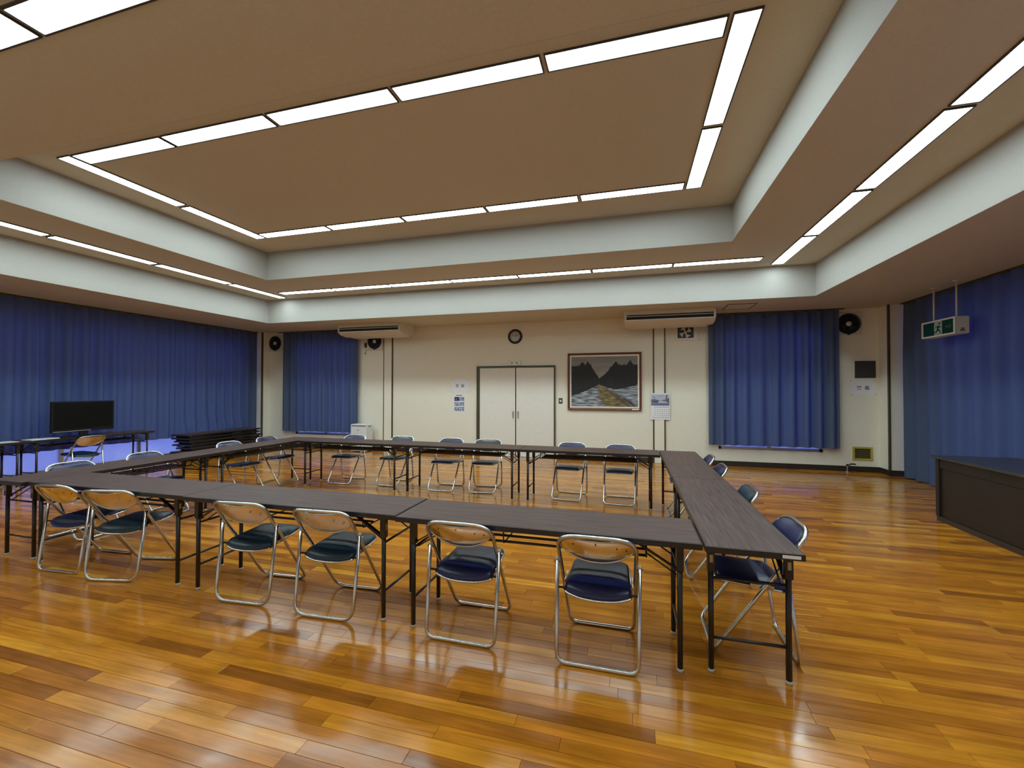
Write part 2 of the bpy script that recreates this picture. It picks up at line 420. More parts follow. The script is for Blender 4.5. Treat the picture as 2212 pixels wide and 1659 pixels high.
# windows behind the curtains
def window(n, axis, plane, a0, a1, z0, z1, nm, depth=0.06):
    def put(g, a, b, za, zb, d0, d1):
        if axis == 'y': g.box(a, b, plane+d0, plane+d1, za, zb)
        else: g.box(plane+d0, plane+d1, a, b, za, zb)
    s_ = 1 if plane > 0 else -1
    g = G(); fw = 0.05
    d0, d1 = (0.04*s_, 0.10*s_)
    put(g, a0, a1, z0, z0+fw, d0, d1); put(g, a0, a1, z1-fw, z1, d0, d1); put(g, a0, a0+fw, z0, z1, d0, d1); put(g, a1-fw, a1, z0, z1, d0, d1)
    w = obj('window_%d' % n, g, 'alu'); w['kind'] = 'structure'; w['label'] = 'aluminium sash window behind blue curtains'
    k = max(2, round((a1-a0)/nm))
    for i in range(1, k):
        g = G(); c = a0+(a1-a0)*i/k; put(g, c-0.03, c+0.03, z0+fw, z1-fw, d0, d1); obj('mullion', g, 'alu', w)
    g = G(); zm = z0+(z1-z0)*0.72; put(g, a0+fw, a1-fw, zm-0.03, zm+0.03, d0*1.1, d1*0.95); obj('transom', g, 'alu', w)
    for i in range(k):
        g = G(); c = a0+(a1-a0)*i/k; c2 = a0+(a1-a0)*(i+1)/k
        put(g, c+0.02, c2-0.02, z0+fw*0.8, z1-fw*0.8, 0.066*s_, 0.070*s_); obj('pane', g, 'window_glass', w)
window(1, 'y', YB, *BWIN[0][:2], *BWIN[0][2:], 0.9)
window(2, 'y', YB, *BWIN[1][:2], *BWIN[1][2:], 0.9)
window(3, 'x', XLO, *LWIN[0][:2], *LWIN[0][2:], 1.2)
window(4, 'x', XRO, *RWIN[0][:2], *RWIN[0][2:], 1.2)

# double door
DX0, DX1, DM, DT = -3.415, -1.580, -2.485, 2.045
d = struct('door_1', G().box(DX0, DX0+0.075, YB-0.035, YB, 0, DT).box(DX1-0.032, DX1, YB-0.035, YB, 0, DT).box(DX0+0.075, DX1-0.032, YB-0.035, YB, DT-0.045, DT), 'olive_metal', 'dark olive frame and two cream sliding leaves')
for a, b_ in ((DX0+0.075, DM-0.010), (DM+0.014, DX1-0.032)):
    lf = obj('door_leaf', G().bbox(a, b_, YB-0.022, YB-0.001, 0.01, DT-0.045, 0.002), 'door_paint', d)
    hx = b_-0.045 if b_ < DM else a+0.045
    obj('pull_handle', G().bbox(hx-0.018, hx+0.018, YB-0.030, YB-0.022, 0.86, 1.02, 0.003).bbox(hx-0.010, hx+0.010, YB-0.0315, YB-0.0300, 0.90, 0.98, 0.0004), 'alu', lf)
    obj('lock_plate', G().bbox(hx-0.016, hx+0.016, YB-0.030, YB-0.022, 0.80, 0.845, 0.003), 'white_plastic', lf)
obj('meeting_gap', G().box(DM-0.010, DM+0.014, YB-0.012, YB-0.001, 0.01, DT-0.045), 'black_plastic', d)
obj('threshold', G().box(DX0, DX1, YB-0.05, YB, 0, 0.010), 'alu', d)

# ------------------------------------------------------------------ recessed light panels
def light_meshes(lx, ly):
    t = 0.012
    fr = G().box(-lx/2-t, -lx/2, -ly/2-t, ly/2+t, -0.013, 0).box(lx/2, lx/2+t, -ly/2-t, ly/2+t, -0.013, 0)
    fr.box(-lx/2, lx/2, -ly/2-t, -ly/2, -0.013, 0).box(-lx/2, lx/2, ly/2, ly/2+t, -0.013, 0)
    df = G().box(-lx/2+0.001, lx/2-0.001, -ly/2+0.001, ly/2-0.001, -0.009, -0.001)
    return mesh_of('light_trim', fr, 'trim_grey'), mesh_of('diffuser', df, 'lit_diffuser')
UL, UW = 0.836*S-0.005, 0.165
MX = light_meshes(UL, UW); MY = light_meshes(UW, UL)
ORD = ['first', 'second', 'third', 'fourth', 'fifth', 'sixth', 'seventh']
def lamp(cx, cy, z, along, label, grp):
    t = thing('ceiling_light', label, 'ceiling light', (cx, cy, z), 0, grp)
    ms = MX if along == 'x' else MY
    obj('light_trim', ms[0], None, t); obj('diffuser', ms[1], None, t)
fx = [(-3.869,-3.034),(-3.005,-2.17),(-2.139,-1.304),(-1.275,-.44),(-.408,.428)]
for i, (a, b_) in enumerate(fx):
    lamp((a+b_)/2*S, 2.136*S, H3, 'x', '%s light panel from the left on the near side of the inner ring' % ORD[i], 'inner ring light panels')
    lamp((a+b_)/2*S, 3.735*S, H3, 'x', '%s light panel from the left on the far side of the inner ring' % ORD[i], 'inner ring light panels')
for i, (a, b_) in enumerate([(2.074,2.913),(2.953,3.789)]):
    w = ('nearer', 'farther')[i]
    lamp(-3.9524*S, (a+b_)/2*S, H3, 'y', '%s light panel on the left side of the inner ring' % w, 'inner ring light panels')
    lamp(0.5116*S, (a+b_)/2*S, H3, 'y', '%s light panel on the right side of the inner ring' % w, 'inner ring light panels')
ox = [(-4.683,-3.847),(-3.826,-2.99),(-2.971,-2.135),(-2.118,-1.282),(-1.262,-.426),(-.4,.436),(.459,1.295)]
for i, (a, b_) in enumerate(ox):
    lamp((a+b_)/2*S, 4.843*S, H2, 'x', '%s light panel from the left on the far side of the outer ring' % ORD[i], 'outer ring light panels')
of = [-2.127+0.418+0.8665*k for k in range(-3, 4)]
for i, c in enumerate(of):
    lamp(c*S, 1.0015*S, H2, 'x', '%s light panel from the left on the near side of the outer ring' % ORD[i], 'outer ring light panels')
oy = [(4.248,5.085),(3.373,4.209),(2.496,3.332),(1.622,2.460),(0.745,1.583)]
for i, (a, b_) in enumerate(oy):
    lamp(-4.894*S, (a+b_)/2*S, H2, 'y', '%s light panel from the back on the left side of the outer ring' % ORD[i], 'outer ring light panels')
    lamp(1.510*S, (a+b_)/2*S, H2, 'y', '%s light panel from the back on the right side of the outer ring' % ORD[i], 'outer ring light panels')

# ------------------------------------------------------------------ curtains
def curtain(name, label, group, p0, p1, nrm, z0, z1, amp, wl, seed, hem=None):
    rnd = random.Random(seed); p0 = Vector((*p0, 0)); p1 = Vector((*p1, 0)); L_ = (p1-p0).length; d = (p1-p0)/L_; nv = Vector((*nrm, 0))
    n = max(40, int(L_/0.014)); rows = 16; ph = [0.0]
    for i in range(n):
        s = (i+1)*L_/n
        ph.append(ph[-1] + 2*math.pi*(L_/n)/(wl*(1+0.45*mnoise.noise(Vector((s*1.7, seed*3.1, 0))))))
    vs = []; fs = []
    for r in range(rows+1):
        f = r/rows; z = z1+(z0-z1)*f
        for i in range(n+1):
            s = i*L_/n; a = amp*(0.75+0.5*mnoise.noise(Vector((s*0.9, seed, 7))))*(0.55+0.45*min(1, f*3))
            w = math.sin(ph[i]+0.25*mnoise.noise(Vector((s*2, z*0.6, seed))))
            w = math.copysign(abs(w)**0.75, w)
            off = (a*w + 0.25*a*mnoise.noise(Vector((s*6, z*0.5, seed+9))))*min(1, s/0.05, (L_-s)/0.05)
            p = p0+d*s+nv*off; zz = z
            if r == rows: zz += 0.008*mnoise.noise(Vector((s*3, seed, 1)))
            if hem: p, zz = hem(p, zz, s)
            vs.append((p.x, p.y, zz))
    for r in range(rows):
        for i in range(n):
            k = r*(n+1)+i; fs.append((k, k+1, k+n+2, k+n+1))
    g = G().add(vs, fs, True)
    t = thing(name, label, 'curtain', (p0.x, p0.y, 0), 0, group)
    o = obj('fabric', G().add([(v[0]-p0.x, v[1]-p0.y, v[2]) for v in vs], fs, True), 'blue_curtain', t)
    # heading tape with hooks at the top
    tp = G().bar((0, 0, z1-0.02), ((p1-p0).x, (p1-p0).y, z1-0.02), 0.006, 0.035)
    obj('heading_tape', tp, 'blue_curtain', t)
    return t
def rumple(p, z, s):
    # cloth bunched over the stack of folded tables
    if 6.85 < p.y < 8.75 and z < 1.0:
        k = min(1, (1.0-z)/0.35)*min(1, (p.y-6.85)/0.25, (8.75-p.y)/0.25)
        q = Vector((p.y*7, z*9, 2.0))
        p = p+Vector((0.05*k+0.05*k*mnoise.noise(q), 0.03*k*mnoise.noise(q+Vector((5, 0, 0))), 0))
        z = z+0.07*k*max(0, 1-(z-0.45)/0.4)+0.02*k*mnoise.noise(q*1.3)
    return p, z
XCL = -9.47
lcg = 'blue curtains along the left windows'
for i, (a, b_, lab) in enumerate(((8.98, 6.80, 'blue full-length curtain behind the stack of folded tables'), (6.80, 4.64, 'blue curtain panel hanging behind the black television'),
                                  (4.64, 2.42, 'blue curtain panel at the left edge of the photo'), (2.42, -0.2, 'blue curtain panel nearest the viewer on the left wall'))):
    curtain('window_curtain', lab, lcg, (XCL, a), (XCL, b_), (1, 0), 0.462, H1-0.026, 0.058, 0.23, 20+i, rumple if i == 0 else None)
bcg = 'blue curtains on the back wall'
for i, (a, b_, lab) in enumerate(((-8.79, -7.59, 'left half of the blue curtain pair left of the door'), (-7.59, -6.52, 'right half of the blue curtain pair left of the door'),
                                  (1.50, 2.63, 'left half of the blue curtain pair right of the painting'), (2.63, 3.72, 'right half of the blue curtain pair right of the painting'))):
    curtain('window_curtain', lab, bcg, (a, YB-0.12), (b_, YB-0.12), (0, -1), 0.425, H1-0.026, 0.052, 0.22, 40+i)
XCR = 4.545
rcg = 'blue floor-length curtains on the right'
for i, (a, b_, lab) in enumerate(((8.84, 7.64, 'floor-length blue curtain beside the right corner pier'), (7.64, 6.20, 'floor-length blue curtain behind the exit sign and counter'),
                                  (6.20, 3.6, 'floor-length blue curtain at the right edge of the photo'))):
    curtain('window_curtain', lab, rcg, (XCR, a), (XCR, b_), (-1, 0), 0.025, H1-0.026, 0.066, 0.30, 60+i)
def rail(lab, x0, x1, y0, y1):
    tag(obj('curtain_rail', G().bbox(x0, x1, y0, y1, H1-0.022, H1, 0.003), 'olive_metal'), lab, 'curtain rail', 'curtain rails')
rail('dark curtain rail above the left window wall', XCL-0.02, XCL+0.02, -0.2, 9.0)
rail('dark curtain rail above the right window wall', XCR-0.02, XCR+0.02, 3.6, 8.9)
rail('dark curtain rail left of the double door', -8.95, -6.45, YB-0.14, YB-0.10)
rail('dark curtain rail right of the painting', 1.45, 3.80, YB-0.14, YB-0.10)

# ------------------------------------------------------------------ folding tables
TL, TW, TH = 1.795, 0.45, 0.70
def table_parts(t, folded=False):
    g = G().bbox(-TL/2+0.006, TL/2-0.006, -TW/2+0.006, TW/2-0.006, TH-0.030, TH, 0.002)
    obj('tabletop', g, 'walnut_laminate', t)
    e = G().bbox(-TL/2, TL/2, -TW/2, -TW/2+0.007, TH-0.034, TH-0.0012, 0.002).bbox(-TL/2, TL/2, TW/2-0.007, TW/2, TH-0.034, TH-0.0012, 0.002)
    e.bbox(-TL/2, -TL/2+0.007, -TW/2+0.007, TW/2-0.007, TH-0.034, TH-0.0012, 0.002).bbox(TL/2-0.007, TL/2, -TW/2+0.007, TW/2-0.007, TH-0.034, TH-0.0012, 0.002)
    obj('edge_band', e, 'black_metal', t)
    for sx in (-1, 1):
        for sy in (-1, 1):
            x = sx*0.79; y_ = sy*0.183
            lg = obj('leg', G().cyl((x, y_, 0.012), (x, y_, 0.57), 0.0145, 12).bbox(x-0.018, x+0.018, y_-0.018, y_+0.018, 0.535, TH-0.030, 0.003), 'black_metal', t)
            obj('foot_cap', G().lathe([(0.013, 0), (0.0165, 0.003), (0.0165, 0.014), (0.0148, 0.018)], 12, (x, y_, 0)), 'foot_plastic', lg)
            obj('leg_sticker', G().box(x+sx*0.0185-0.0007, x+sx*0.0185+0.0007, y_-0.008, y_+0.008, 0.585, 0.625), 'gold_sticker', lg)
            # folding brace
            b_ = obj('brace', G().bar((x-sx*0.01, y_*0.93, 0.535), (sx*0.56, y_*0.93, TH-0.034), 0.007, 0.026, (0, 1, 0)), 'black_metal', t)
            obj('pivot', G().cyl((x-sx*0.01, y_*0.93-0.012, 0.535), (x-sx*0.01, y_*0.93+0.012, 0.535), 0.011, 10), 'black_metal', b_)
            obj('stay_rod', G().cyl((x-sx*0.015, y_*0.82, 0.50), (sx*0.62, y_*0.82, 0.60), 0.0045, 8), 'black_metal', t)
        x = sx*0.79
        for z, r in ((0.185, 0.0085), (0.50, 0.0075), (0.648, 0.009)):
            obj('stretcher', G().cyl((x, -0.183, z), (x, 0.183, z), r, 10), 'black_metal', t)
        obj('hinge_rail', G().bar((sx*0.56, -0.19, TH-0.040), (sx*0.56, 0.19, TH-0.040), 0.018, 0.014), 'black_metal', t)
    for y_ in (-0.15, -0.05, 0.05, 0.15):
        obj('shelf_rail', G().cyl((-0.62, y_, 0.585), (0.62, y_, 0.585), 0.008, 8), 'black_metal', t)
    for x in (-0.62, -0.2, 0.2, 0.62):
        obj('shelf_hanger', G().tube(rounded([(x, -0.17, TH-0.03), (x, -0.165, 0.578), (x, 0.165, 0.578), (x, 0.17, TH-0.03)], 0.015, 3), 0.0045, 8), 'black_metal', t)
FRX = 0.362
FY = 2.405+TW/2
RXc, LXc = 0.372+TW/2, -5.045-TW/2
tb = thing('folding_table', 'right-hand dark folding table of the front row', 'table', (FRX-TL/2, FY, 0), 0, 'folding tables set in a rectangle')
table_parts(tb)
tg = 'folding tables set in a rectangle'
BYc = 5.775
def T(x, y_, r, lab, grp=tg): return dup(tb, (x, y_, 0), r, lab, grp)
T(FRX-TL*1.5-0.012, FY+0.02, 0, 'middle dark folding table of the front row')
T(FRX-TL*2.5-0.016, FY+0.032, 0, 'left dark folding table of the front row')
rt = T(RXc, 2.385+TL/2, math.pi/2, 'dark folding table of the right column, nearest the camera')
T(RXc-0.004, 2.385+TL*1.5+0.01, math.pi/2, 'dark folding table of the right column, nearest the back wall')
T(LXc, 2.405+TL/2, math.pi/2, 'dark folding table of the left column, nearest the camera')
T(LXc, 2.405+TL*1.5+0.004, math.pi/2, 'dark folding table of the left column, nearest the back wall')
T(FRX-TL/2-0.004, BYc, 0, 'right-hand dark folding table of the back row')
T(FRX-TL*1.5-0.010, BYc, 0, 'middle dark folding table of the back row, before the door')
T(FRX-TL*2.5-0.014, BYc, 0, 'left-hand dark folding table of the back row')
TVX = -9.13
T(TVX, 4.325+TL/2, math.pi/2, 'dark folding table carrying the television by the left curtains', 'side tables by the left curtains')
T(TVX+0.02, 4.315-TL/2, math.pi/2, 'dark folding table with papers at the left edge of the photo', 'side tables by the left curtains')
# white inventory label on the edge of the near right table
lab = obj('edge_label', G().box(-TL/2-0.001, -TL/2, -TW/2+0.02, -TW/2+0.10, TH-0.026, TH-0.010), 'paper', rt); lab['label'] = 'white label on the table edge'

# stack of folded tables
def folded_parts(t):
    g = G().bbox(-TL/2+0.006, TL/2-0.006, -TW/2+0.006, TW/2-0.006, 0.040, 0.070, 0.002); obj('tabletop', g, 'walnut_laminate', t)
    e = G().bbox(-TL/2, TL/2, -TW/2, -TW/2+0.007, 0.037, 0.069, 0.002).bbox(-TL/2, TL/2, TW/2-0.007, TW/2, 0.037, 0.069, 0.002)
    e.bbox(-TL/2, -TL/2+0.007, -TW/2+0.007, TW/2-0.007, 0.037, 0.069, 0.002).bbox(TL/2-0.007, TL/2, -TW/2+0.007, TW/2-0.007, 0.037, 0.069, 0.002)
    obj('edge_band', e, 'black_metal', t)
    for sx in (-1, 1):
        for sy in (-1, 1):
            obj('leg', G().cyl((sx*0.80, sy*0.183, 0.0145), (sx*0.16, sy*0.183, 0.0145), 0.0145, 8).box(sx*0.80-0.018, sx*0.80+0.018, sy*0.183-0.016, sy*0.183+0.016, 0.004, 0.040), 'black_metal', t)
        obj('stretcher', G().cyl((sx*0.34, -0.183, 0.0145), (sx*0.34, 0.183, 0.0145), 0.008, 8), 'black_metal', t)
rnd = random.Random(5)
LAY = ['lowest', 'second lowest', 'third from the floor', 'fourth from the floor', 'fourth from the top', 'third from the top', 'second from the top', 'topmost']
ft = None
for k in range(8):
    loc = (-9.0+rnd.uniform(-0.03, 0.03), 7.60+rnd.uniform(-0.09, 0.09), k*0.0702)
    l_ = 'folded dark table lying in the corner stack, '+LAY[k]
    if ft is None:
        ft = thing('folded_table', l_, 'table', loc, math.pi/2, 'stack of folded tables'); folded_parts(ft)
    else: dup(ft, loc, math.pi/2+rnd.uniform(-0.012, 0.012), l_, 'stack of folded tables')

# ------------------------------------------------------------------ folding chairs
def outline(fw, rw, y0, y1, n=44, rf=0.055, bow=0.022):
    """seat outline: front at y1 (half width fw), rear at y0 (half width rw, bowed)"""
    pts = rounded([(rw, y0+0.012, 0), (fw, y1, 0), (-fw, y1, 0), (-rw, y0+0.012, 0), (-rw*0.5, y0-bow*0.75, 0), (0, y0-bow, 0), (rw*0.5, y0-bow*0.75, 0)], [0.03, rf, rf, 0.03, 0.03, 0.03, 0.03], 4, True)
    return pts
def make_chair(kind, label, loc, rotz, grp):
    A = kind == 'navy'
    t = thing('folding_chair', label, 'chair', loc, rotz, grp)
    vin = 'navy_vinyl' if A else 'teal_vinyl'
    r = 0.0112; rb = 0.055 if A else 0.085
    ZT, YT, YFt, YRr = 0.714, -0.262, 0.218, -0.216
    # main frame: backrest hoop running down into the front legs
    top = [(0.208, YT, ZT), (0.09, YT-0.020, ZT+(0.012 if A else 0.006)), (-0.09, YT-0.020, ZT+(0.012 if A else 0.006)), (-0.208, YT, ZT)]
    pts = rounded([(-0.197, YFt, r), (0.197, YFt, r), *top], [rb, rb, 0.095 if A else 0.075, 0.018, 0.018, 0.095 if A else 0.075], 8, True)
    obj('main_frame', G().tube(pts, r, 10, True), 'chrome', t)
    # rear legs
    zp = 0.545
    def ym(z): return YFt+(YT-YFt)*(z-r)/(ZT-r)
    pts = rounded([(-0.224, ym(zp), zp), (-0.217, YRr, r), (0.217, YRr, r), (0.224, ym(zp), zp)], rb, 7)
    rf = obj('rear_frame', G().tube(pts, r, 10), 'chrome', t)
    for sx in (-1, 1):
        obj('end_cap', G().lathe([(r+0.0012, 0), (r+0.0012, 0.012), (0.006, 0.017)], 10, (sx*0.224, ym(zp), zp-0.006)), 'foot_plastic', rf)
        obj('pivot_bolt', G().cyl((sx*0.195, ym(0.525), 0.525), (sx*0.246, ym(0.525)-0.004, 0.525), 0.0065, 8), 'chrome', t)
        obj('seat_pivot', G().cyl((sx*0.172, -0.160, 0.393), (sx*0.224, -0.158, 0.393), 0.007, 8), 'black_metal', t)
        obj('seat_link', G().bar((sx*0.188, -0.10, 0.400), (sx*0.186, 0.02, 0.405), 0.004, 0.02), 'chrome', t)
    # seat
    ol = outline(0.165, 0.183, -0.178, 0.192)
    def zb(y_):
        q = max(0, -(y_+0.03))/0.17
        return 0.400+0.012*(y_+0.18)/0.37-0.016*q*q
    c = Vector((0, 0.0, 0)); n = len(ol); vs = []; fs = []
    rings = [(0.97, -0.004), (1.0, 0.004), (0.995, 0.014), (0.965, 0.023), (0.90, 0.029), (0.7, 0.033), (0.4, 0.034), (0.15, 0.034)]
    for sc, dz in rings:
        for p in ol:
            q = c+(p-c)*sc; vs.append((q.x, q.y, zb(q.y)+dz-0.02*max(0, -(q.y+0.07)/0.12)**2*(1 if A else 0.7)))
    for i in range(len(rings)-1):
        for k in range(n):
            k2 = (k+1) % n; fs.append((i*n+k, i*n+k2, (i+1)*n+k2, (i+1)*n+k))
    fs.append(tuple((len(rings)-1)*n+k for k in range(n)))
    fs = [tuple(reversed(f)) if False else f for f in fs]
    seat = obj('seat_pad', G().add(vs, fs, True), vin, t)
    rim = [(p.x*1.004, p.y*1.004, zb(p.y)-0.003-0.02*max(0, -(p.y+0.07)/0.12)**2*(1 if A else 0.7)) for p in ol]
    obj('seat_rim', G().tube(rim, 0.0065, 8, True), 'chrome', t)
    pan = G(); pan.add([(p.x*0.97, p.y*0.97, zb(p.y)-0.006-0.02*max(0, -(p.y+0.07)/0.12)**2) for p in ol], [tuple(reversed(range(n)))], True)
    obj('seat_pan', pan, 'black_metal', t)
    # backrest: shell behind, padded vinyl in front
    up = Vector((0, YT-YFt, ZT-r)).normalized(); nb = Vector((0, -up.z, up.y)).normalized()      # nb points backward
    if nb.y > 0: nb = -nb
    o_ = Vector((0, YT, ZT))
    hw = 0.196
    def tt(s_): return (-0.008+0.068*abs(s_)**4.5) if A else (0.004+0.028*abs(s_)**9)
    def tbm(s_): return (0.168-0.078*abs(s_)**2.6) if A else (0.178-0.058*abs(s_)**3.0)
    NU, NV = 26, 7
    def surf(dn, puff, inset=0.0):
        vs = []; fs = []
        for i in range(NU+1):
            s_ = -1+2*i/NU; s2 = s_*(1-inset)
            for j in range(NV+1):
                f = j/NV; a, b_ = tt(s2)+inset*0.05, tbm(s2)-inset*0.05
                tq = a+(b_-a)*f
                e = (1-abs(s_)**4)*(1-(2*f-1)**4)
                bow = 0.030*(1-s2*s2)
                q = o_+Vector((s2*hw, 0, 0))-up*tq+nb*(bow-0.010+dn+puff*e)
                vs.append(q)
        for i in range(NU):
            for j in range(NV):
                k = i*(NV+1)+j; fs.append((k, k+1, k+NV+2, k+NV+1))
        return vs, fs
    v1, f1 = surf(0.004, 0.003)
    sh = obj('back_shell', G().add(v1, [tuple(reversed(f)) for f in f1], True), 'chrome_shell' if A else 'satin_shell', t)
    v2, f2 = surf(-0.007, -0.017, 0.02)
    obj('back_pad', G().add(v2, f2, True), vin, t)
    edge = [v1[i*(NV+1)+NV] for i in range(NU+1)]+[v1[i*(NV+1)] for i in range(NU, -1, -1)]
    obj('back_rim', G().tube(edge, 0.0045, 6, True), 'chrome', t)
    bolts = ((-0.5, 0.3), (0.5, 0.3), (0.78, 0.55)) if not A else ((0.0, 0.12), (0.55, 0.3), (-0.62, 0.25), (0.80, 0.45))
    for s_, f in bolts:
        a, b_ = tt(s_), tbm(s_); tq = a+(b_-a)*f
        q = o_+Vector((s_*hw, 0, 0))-up*tq+nb*(0.030*(1-s_*s_)-0.003)
        rr = 0.0035 if A else 0.007
        obj('shell_bolt', G().cyl(q-nb*0.002, q+nb*(0.003 if A else 0.005), rr, 8), 'black_metal' if A else 'chrome', sh)
    return t
def face(dx, dy): return math.atan2(-dx, dy)
proto = {}
def chair(kind, label, x, y_, dx, dy, grp):
    if kind not in proto: proto[kind] = make_chair(kind, label, (x, y_, 0), face(dx, dy), grp)
    else: dup(proto[kind], (x, y_, 0), face(dx, dy), label, grp)
K = 1.00667
g1 = 'chairs along the front row of tables'
chair('navy', 'navy folding chair at the right end of the front row', -0.175*K, 2.535*K, 0, 1, g1)
chair('navy', 'navy folding chair in the front row, second from the right', -0.97*K, 2.56*K, 0, 1, g1)
chair('teal', 'dark teal folding chair in the front row, third from the right', -1.94*K, 2.57*K, -0.02, 0.42, g1)
chair('teal', 'dark teal folding chair in the front row, third from the left', -2.625*K, 2.58*K, -0.03, 0.43, g1)
chair('teal', 'dark teal folding chair in the front row, second from the left', -3.935*K, 2.575*K, -0.09, 0.42, g1)
chair('navy', 'navy folding chair at the left end of the front row', -4.505*K, 2.58*K, -0.03, 0.44, g1)
g2 = 'chairs along the back row of tables'
chair('navy', 'navy folding chair at the left end of the back row', -4.45*K, 5.965*K, 0.02, -0.45, g2)
chair('teal', 'teal folding chair in the back row, second from the left', -3.62*K, 6.04*K, -0.02, -0.4, g2)
chair('navy', 'navy folding chair in the back row, third from the left', -2.695*K, 5.955*K, 0.01, -0.45, g2)
chair('teal', 'teal folding chair in the back row, just before the left door leaf', -2.085*K, 6.01*K, 0.05, -0.44, g2)
chair('navy', 'navy folding chair in the back row, second from the right', -0.825*K, 5.945*K, -0.03, -0.45, g2)
chair('navy', 'navy folding chair at the right end of the back row', -0.135*K, 5.89*K, -0.01, -0.42, g2)
g3 = 'chairs along the right column of tables'
chair('navy', 'navy folding chair on the right side, nearest the camera', 0.668, 2.865, -1, 0.0, g3)
chair('teal', 'teal folding chair on the right side, second from the camera', 0.668, 3.795, -1, 0.02, g3)
chair('navy', 'navy folding chair on the right side, third from the camera', 0.655, 4.80, -1, 0.0, g3)
chair('navy', 'navy folding chair on the right side, farthest from the camera', 0.655, 5.47, -1, 0.02, g3)
g4 = 'chairs along the left column of tables'
chair('navy', 'navy folding chair on the left side, nearest the camera', -5.45, 3.09, 1, 0.0, g4)
chair('navy', 'navy folding chair on the left side, second from the camera', -5.47, 3.82, 1, 0.03, g4)
chair('navy', 'navy folding chair on the left side, third from the camera', -5.45, 4.93, 1, 0.0, g4)
chair('navy', 'navy folding chair on the left side, farthest from the camera', -5.47, 5.62, 1, 0.0, g4)
q = px(196, 941, 2, 0.727)
chair('teal', 'folding chair facing the television by the left curtains', q.x-0.26, q.y, -1, -0.12, 'lone chair by the television')

# ------------------------------------------------------------------ television and papers
TX = -9.0
a = px(109, 868, 0, TX); b_ = px(249, 865, 0, TX)
ty0, ty1 = a.y, b_.y; tz1 = 1.30; tz0 = 0.79; tc = (ty0+ty1)/2; tw = ty1-ty0
tv = thing('television', 'black flat-screen television standing on the side table', 'television', (TX, tc, TH), 0.06)
obj('body', G().bbox(-0.035, 0.0, -tw/2, tw/2, tz0-TH, tz1-TH, 0.006), 'black_plastic', tv)
obj('screen', G().box(0.0, 0.0015, -tw/2+0.025, tw/2-0.025, tz0-TH+0.05, tz1-TH-0.025), 'screen_black', tv)
obj('silver_strip', G().bbox(0.0, 0.006, -tw/2+0.02, tw*0.1, tz0-TH+0.008, tz0-TH+0.018, 0.001), 'alu', tv)
obj('neck', G().bbox(-0.03, -0.008, -0.06, 0.06, 0.01, tz0-TH+0.02, 0.003), 'black_plastic', tv)
obj('base', G().lathe([(0.17, 0), (0.175, 0.006), (0.15, 0.014), (0.05, 0.018)], 28, (0, 0, 0)), 'black_plastic', tv)
def sheet(lab, x, y_, w, h, rz, z, n=1):
    o = obj('paper_sheets', G().bbox(-w/2, w/2, -h/2, h/2, 0, 0.004*n, 0.0008), 'paper', None, (x, y_, z), rz); tag(o, lab, 'paper', 'papers on the side tables')
sheet('thick white paper pile on the television table', TVX+0.05, 4.55, 0.21, 0.36, 0.08, TH, 3)
sheet('white sheets on the side table at the left edge', TVX+0.05, 4.08, 0.25, 0.34, -0.05, TH, 1)
rc = thing('remote_control', 'small black remote control lying before the television', 'remote', (TVX+0.17, 4.80, TH), 0.25)
obj('remote_body', G().bbox(-0.02, 0.02, -0.08, 0.08, 0, 0.018, 0.004), 'black_plastic', rc)
obj('key', G().box(-0.012, 0.012, -0.05, 0.06, 0.018, 0.0195), 'trim_grey', rc)

# ------------------------------------------------------------------ ceiling air conditioners
def aircon(lab, x0, x1, y0, y1):
    t = thing('air_conditioner', lab, 'air conditioner', ((x0+x1)/2, y0, H1), 0, 'ceiling-hung air conditioners'); w = (x1-x0)/2
    dp = y1-y0
    prof = [(0.02, 0), (dp, 0), (dp, -0.225), (0.30, -0.262), (0.10, -0.225), (0.0, -0.19), (0.0, -0.170), (0.03, -0.168), (0.03, -0.080), (0.008, -0.078)]
    g = G().prism(prof, -w+0.035, w-0.035, lambda p, q, a: (a, p, q)); obj('casing', g, 'cream_plastic', t)
    side = [(0.02, 0), (dp, 0), (dp, -0.228), (0.30, -0.265), (0.10, -0.235), (-0.004, -0.18), (-0.004, -0.06)]
    for s_ in (-1, 1):
        a0, a1 = sorted((s_*(w-0.035), s_*w)); obj('end_cheek', G().prism(side, a0, a1, lambda p, q, a: (a, p, q)), 'cream_plastic', t)
    obj('outlet', G().box(-w+0.037, w-0.037, 0.010, 0.036, -0.168, -0.080), 'black_plastic', t)
    obj('louvre', G().bar((-w+0.04, 0.010, -0.108), (w-0.04, 0.010, -0.108), 0.012, 0.012, (0, 0.0, 1)), 'cream_plastic', t)
    obj('intake_panel', G().box(-w*0.9, w*0.9, 0.32, dp-0.05, -0.268, -0.240), 'cream_plastic', t)
aircon('long cream air conditioner on the ceiling left of the clock', -6.54, -4.93, 8.42, 9.08)
aircon('long cream air conditioner on the ceiling above the calendar', -0.10, 1.51, 8.42, 9.08)
h = thing('ceiling_hatch', 'square access hatch in the ceiling before the right curtain', 'hatch', (1.90, 8.47, H1))
obj('hatch_panel', G().box(-0.215, 0.215, -0.245, 0.245, -0.004, 0), 'ceiling_paint', h)
g = G()
for (x0, x1, y0, y1) in ((-0.235, 0.235, -0.265, -0.245), (-0.235, 0.235, 0.245, 0.265), (-0.235, -0.215, -0.245, 0.245), (0.215, 0.235, -0.245, 0.245)): g.box(x0, x1, y0, y1, -0.006, 0)
obj('hatch_frame', g, 'olive_metal', h)

# ------------------------------------------------------------------ things on the back wall
W_ = YB
def on_wall(u0, v0, u1, v1, d=0.0):
    a = px(u0, v0, 1, W_-d); b = px(u1, v1, 1, W_-d); return a.x, b.x, b.z, a.z
